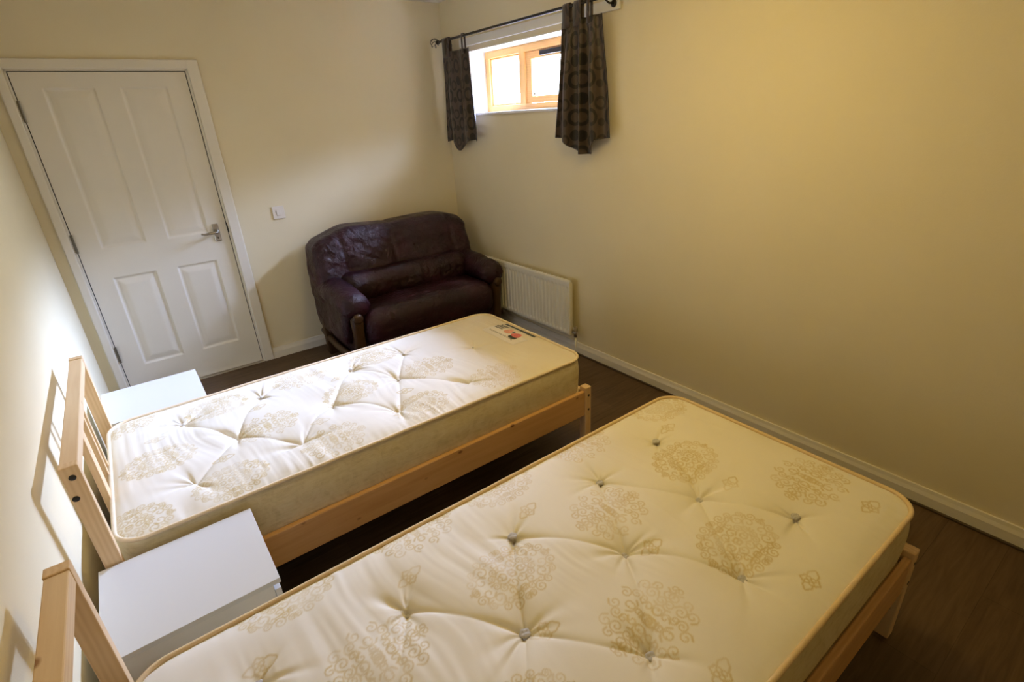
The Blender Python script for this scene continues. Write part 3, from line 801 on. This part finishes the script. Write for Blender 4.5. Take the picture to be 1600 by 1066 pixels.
mt1, g1 = mattress(.094, 1.991, 1.172, 2.036, .518, .322, 'cream damask mattress with a printed maker label at its foot end, nearest the sofa', b1_btn, b1_med, b1_flw, 'button_white', 'piping_pale', 3, 1.15, [(1.98, 1.6, .30, .6, .55), (1.75, 1.25, .22, .12, .5)])
mt2, g2 = mattress(.099, 1.998, -.209, .669, .520, .322, 'cream damask mattress with grey tuft buttons filling the front of the room', b2_btn, b2_med, b2_flw, 'button', 'piping', 8, 1.0, [(1.9, .35, .35, .4, .18)])

# printed label on the foot end of mattress one
def surf_z(g, x, y):
    X, Y, Z = g; return float(Z.reshape(-1)[np.argmin((X - x) ** 2 + (Y - y) ** 2)])
def decal(name, poly, mat, lift, parent, n=1):
    bm = bmesh.new(); vs_ = [bm.verts.new((x, y, LZ + lift + (.0 if True else 0))) for x, y in poly]; bm.faces.new(vs_)
    r = bmesh.ops.extrude_face_region(bm, geom=bm.faces[:])
    for v in [e_ for e_ in r['geom'] if isinstance(e_, bmesh.types.BMVert)]: v.co.z += .0004
    bmesh.ops.recalc_face_normals(bm, faces=bm.faces[:])
    # drape on the quilt
    for v in bm.verts: v.co.z += surf_z(g1, v.co.x, v.co.y) - LZ
    return obj(name, bm, mat, parent)
LZ = .53
M['lbl_dark'] = plain('label_dark_green_ink', (.045, .055, .05), .5, .05, 40)
M['lbl_cloth'] = plain('label_white_satin', (.80, .74, .66), .5, .02, 40)
M['lbl_peach'] = plain('label_peach_ink', (.80, .36, .22), .5, .15, 90)
M['lbl_pink'] = plain('label_pink_ink', (.72, .16, .12), .5, .25, 120)
M['lbl_grey'] = plain('label_grey_ink', (.42, .38, .34), .5, .1, 60)
def rectp(xa, xb, ya, yb, n=12):
    pts = []
    for k in range(n + 1): pts.append((xa, ya + (yb - ya) * k / n))
    for k in range(n + 1): pts.append((xb, yb + (ya - yb) * k / n))
    return pts
def strip(name, xa, xb, ya, yb, mat, lift, parent, n=14):
    bm = bmesh.new(); rows = []
    for k in range(n + 1):
        y = ya + (yb - ya) * k / n
        rows.append([bm.verts.new((x, y, surf_z(g1, x, y) + lift)) for x in (xa, (xa + xb) / 2, xb)])
    for a, b_ in zip(rows[:-1], rows[1:]):
        for q in range(2): bm.faces.new((a[q], a[q + 1], b_[q + 1], b_[q]))
    bmesh.ops.recalc_face_normals(bm, faces=bm.faces[:])
    o = obj(name, bm, mat, parent)
    md = o.modifiers.new('thick', 'SOLIDIFY'); md.thickness = .0005; md.offset = 1
    return o
label = strip('maker_label', 1.800, 1.978, 1.495, 1.785, 'lbl_cloth', .0012, mt1)
label['label'] = 'pale printed cloth label'
strip('label_bar', 1.948, 1.968, 1.505, 1.775, 'lbl_dark', .0022, label)
def blob(name, cx_, cy_, rx_, ry_, mat, lift, rot=0):
    bm = bmesh.new(); c = bm.verts.new((cx_, cy_, surf_z(g1, cx_, cy_) + lift)); rg = []
    for k in range(24):
        a = 2 * math.pi * k / 24; q = 1 + .10 * math.sin(3 * a + rx_ * 90)
        x = cx_ + rx_ * q * math.cos(a) * math.cos(rot) - ry_ * q * math.sin(a) * math.sin(rot); y = cy_ + rx_ * q * math.cos(a) * math.sin(rot) + ry_ * q * math.sin(a) * math.cos(rot)
        rg.append(bm.verts.new((x, y, surf_z(g1, x, y) + lift)))
    for k in range(24): bm.faces.new((c, rg[k], rg[(k + 1) % 24]))
    bmesh.ops.recalc_face_normals(bm, faces=bm.faces[:])
    o = obj(name, bm, mat, label); md = o.modifiers.new('thick', 'SOLIDIFY'); md.thickness = .0004; md.offset = 1
blob('peach_print', 1.895, 1.655, .030, .026, 'lbl_peach', .0020, .4)
blob('dark_print', 1.862, 1.575, .022, .030, 'lbl_dark', .0018)
blob('pink_print', 1.888, 1.580, .026, .032, 'lbl_pink', .0026)
blob('dark_print', 1.905, 1.622, .010, .008, 'lbl_dark', .0030)
# bold lettering, unreadable in the photograph: three short dark lines of strokes, and one faint script line
bm = bmesh.new(); g = random.Random(4)
for x, ya, yb in ((1.928, 1.70, 1.765), (1.908, 1.71, 1.775), (1.888, 1.705, 1.775)):
    y = ya
    while y < yb:
        w_ = g.uniform(.004, .009); h_ = g.uniform(.005, .008); z = surf_z(g1, x, y) + .0022
        box(bm, x - h_, x - h_ + .004, y, y + w_, z, z + .0004); box(bm, x - h_, x + h_, y, y + .003, z, z + .0004); y += w_ + .003
obj('lettering', bm, 'lbl_dark', label)
bm = bmesh.new(); pts = []
for k in range(120):
    t = k / 119; y = 1.76 - .21 * t; x = 1.838 + .006 * math.sin(t * 75) + .002 * math.sin(t * 31)
    pts.append((x, y - .003 * math.sin(t * 75 + 1), surf_z(g1, x, y) + .0026))
tube(bm, pts, .0008, 5); obj('script_lettering', bm, 'lbl_grey', label)

# ------------------------------------------------------------------ bedside chests
def nightstand(x0, x1, y0, y1, h, label, rz=0.0):
    r = thing('bedside_chest', label, 'bedside table', ((x0 + x1) / 2, (y0 + y1) / 2, 0), 'white bedside chests')
    xf = x1 - .018
    obj('top', B(x0, x1, y0, y1, h - .016, h, bev=.0008), 'laminate', r)
    for ya, yb in ((y0 + .004, y0 + .018), (y1 - .018, y1 - .004)):
        obj('side_panel', B(x0 + .004, xf - .003, ya, yb, 0, h - .016), 'laminate_in', r)
    obj('back_panel', B(x0 + .005, x0 + .010, y0 + .018, y1 - .018, .02, h - .016), 'laminate_in', r)
    obj('bottom_panel', B(x0 + .010, xf - .004, y0 + .018, y1 - .018, .04, .052), 'laminate_in', r)
    obj('plinth', B(xf - .03, xf - .018, y0 + .018, y1 - .018, 0, .04), 'laminate_in', r)
    zt = h - .016
    for k, (za, zb) in enumerate(((.045, .250), (.255, zt - .020))):
        d = obj('drawer', B(xf - .002, xf + .014, y0 + .003, y1 - .003, za, zb, bev=.001), 'laminate', r)
        obj('drawer_box', B(x0 + .03, xf - .0025, y0 + .024, y1 - .024, za + .015, zb - .03), 'laminate_in', d)
    return r
nightstand(.042, .447, .774, 1.134, .492, 'white bedside chest between the two beds')
nightstand(.064, .466, 2.112, 2.490, .492, 'white bedside chest in front of the door, beyond the far bed')

# ------------------------------------------------------------------ sofa
sofa = thing('leather_sofa', 'dark burgundy leather two seat sofa with wooden arm fronts in the room corner', 'sofa', (2.03, 3.1, 0))
SX0, SX1 = 1.365, 2.675
def nz(p, s, a): return noise.noise(Vector(p) * s) * a
def back_fn(u, w):
    t = (u.z + 1) / 2                         # 0 bottom, 1 top
    # lean: front face comes forward at the bottom
    if u.y < 0: w.y -= (1 - t) * .12 * (-u.y)
    w.y += t * .0
    sxx = (w.x - SX0) / (SX1 - SX0)
    hump = .022 * math.exp(-((sxx - .24) / .15) ** 2) + .012 * math.exp(-((sxx - .74) / .20) ** 2) - .006 * math.exp(-((sxx - .49) / .02) ** 2)
    if sxx < .22: hump -= .065 * ((.22 - sxx) / .22) ** 1.2
    if sxx > .82: hump -= .050 * ((sxx - .82) / .18) ** 1.4
    w.z += hump * t ** 2
    # narrower towards the top
    cx_ = (SX0 + SX1) / 2; w.x = cx_ + (w.x - cx_) * (1.0 - .035 * t ** 2)
    if u.y < -.2:
        for s0, dp in ((.15 + .05 * (1 - t), .024), (.455 + .01 * (1 - t), .018), (.55 + .02 * (1 - t), .010), (.86, .024)):
            w.y += dp * math.exp(-(abs(sxx - s0) / .009)) * (1 - .2 * t)
        for c0 in (.33, .69): w.y -= .030 * math.exp(-((sxx - c0) / .12) ** 2) * math.sin(math.pi * min(1, t * 1.05))
        w.y += nz((w.x * 1.0, w.z * 1.6, 1), 8, .010) + nz((w.x + .5 * w.z, w.z * 1.2, 3), 20, .005) + nz((w.x * 2 + w.z, w.z, 7), 34, .004)
    return w
obj('backrest', pad(SX0 + .005, SX1 - .005, 3.235, 3.49, .40, .918, 90, .27, back_fn), 'leather', sofa, True)
def lum_fn(u, w):
    sxx = (w.x - SX0) / (SX1 - SX0)
    for s0, dp in ((.47, .012), (.575, .008)): w.y += dp * math.exp(-((sxx - s0) / .012) ** 2) * (1 if u.y < 0 else 0)
    w += Vector((0, nz((w.x * 1.4, w.z * .5, 2), 20, .014) + nz((w.x * 2, w.z, 2), 34, .005), nz((w.x, w.z, 5), 8, .010)))
    return w
obj('lumbar_cushion', pad(SX0 + .13, SX1 - .13, 3.02, 3.26, .41, .640, 60, .45, lum_fn), 'leather', sofa, True)
def seat_fn(u, w):
    w.z += .018 * (1 - u.x ** 2) * max(0, u.z) + nz((w.x, w.y * .5, 2), 7, .014) * (1 if u.z > 0 else .3) + nz((w.x * .8, w.y * 2, 2), 22, .005)
    if u.y < 0: w.y += .05 * max(0, -u.z) ** 1.5 * .8
    return w
obj('seat', pad(SX0 + .125, SX1 - .125, 2.70, 3.16, .17, .445, 60, .33, seat_fn), 'leather', sofa, True)
obj('base_frame', B(SX0 + .06, SX1 - .06, 2.80, 3.46, .09, .26, bev=.01), 'leather', sofa)
def arm(s):
    # s=-1 left, +1 right
    xo = SX0 if s < 0 else SX1
    cx_ = xo - s * .098
    # roll: sweeps down from the back and rounds over at the front
    bm = bmesh.new(); N, K = 40, 26; rings = []
    for i in range(N + 1):
        t = i / N; y = 3.42 - t * (3.42 - 2.745)
        zc_ = .555 - .060 * t + .10 * max(0, (.25 - t) / .25) ** 1.5
        rx_, rz_ = .096 + .010 * math.sin(math.pi * t), .092 - .004 * t + .05 * max(0, (.3 - t) / .3)
        if t > .90:
            q = (t - .90) / .10; f = math.sqrt(max(0, 1 - q * q)) * .55 + .45; rx_ *= f; rz_ *= f; zc_ -= .002
        if i == N: rx_ *= .6; rz_ *= .6
        ring = []
        for k in range(K):
            a = 2 * math.pi * k / K
            pl_ = 1 + (.065 * math.sin(a * 11 + 1) * max(0, (t - .72) / .28) if i < N else 0)
            p = Vector((cx_ + rx_ * pl_ * math.cos(a), y, zc_ + rz_ * pl_ * math.sin(a)))
            p += Vector((nz(p, 9, .009), 0, nz(p + Vector((3, 1, 2)), 11, .009)))
            ring.append(bm.verts.new(p))
        rings.append(ring)
    for i in range(N):
        for k in range(K): bm.faces.new((rings[i][k], rings[i][(k + 1) % K], rings[i + 1][(k + 1) % K], rings[i + 1][k]))
    bm.faces.new(rings[0]); bm.faces.new(rings[-1][::-1])
    bmesh.ops.recalc_face_normals(bm, faces=bm.faces[:])
    a_ = obj('armrest', bm, 'leather', sofa, True)
    # leather side skirt under the roll
    xa, xb = sorted((xo - s * .012, xo - s * .15))
    obj('arm_side', pad(xa, xb, 2.83, 3.46, .20, .56, 16, .25, lambda u, w: w + Vector((nz(w, 8, .008), 0, 0)) + Vector((0, .05 * max(0, -u.z) * (1 if u.y < 0 else 0), 0))), 'leather', sofa, True)
    # wooden front: shaped post with a round knob under the roll
    xc = xo - s * .082
    bm = bmesh.new()
    prof = [(2.770, .0, .030), (2.765, .10, .030), (2.758, .22, .034), (2.750, .33, .036), (2.745, .40, .040), (2.745, .435, .036), (2.748, .458, .018)]
    rg = []
    for y, z, r in prof:
        rg.append([bm.verts.new((xc + r * math.copysign(abs(math.cos(a)) ** .6, math.cos(a)), y + .03 + r * 1.0 * math.copysign(abs(math.sin(a)) ** .6, math.sin(a)), z)) for a in [2 * math.pi * (k + .5) / 20 for k in range(20)]])
    for p, q in zip(rg[:-1], rg[1:]):
        for k in range(20): bm.faces.new((p[k], p[(k + 1) % 20], q[(k + 1) % 20], q[k]))
    bm.faces.new(rg[0][::-1]); bm.faces.new(rg[-1])
    bmesh.ops.recalc_face_normals(bm, faces=bm.faces[:])
    obj('front_post', bm, 'dark_wood', sofa, True)
    bm = bmesh.new(); tube(bm, [(xc, 2.755, .428), (xc, 2.735, .428), (xc, 2.726, .428), (xc, 2.722, .428)], [.036, .036, .028, .012], 24)
    obj('arm_knob', bm, 'dark_wood', sofa, True)
    # curved side rail and rear leg
    bm = bmesh.new(); xr = xo - s * .035
    tube(bm, [(xr, 2.80, .15), (xr, 2.95, .125), (xr, 3.15, .12), (xr, 3.32, .14), (xr, 3.42, .17)], [.026] * 5, 12)
    obj('side_rail', bm, 'dark_wood', sofa, True)
    obj('rear_leg', B(*sorted((xo - s * .01, xo - s * .075)), 3.30, 3.37, 0, .30, bev=.01), 'dark_wood', sofa)
arm(-1); arm(1)
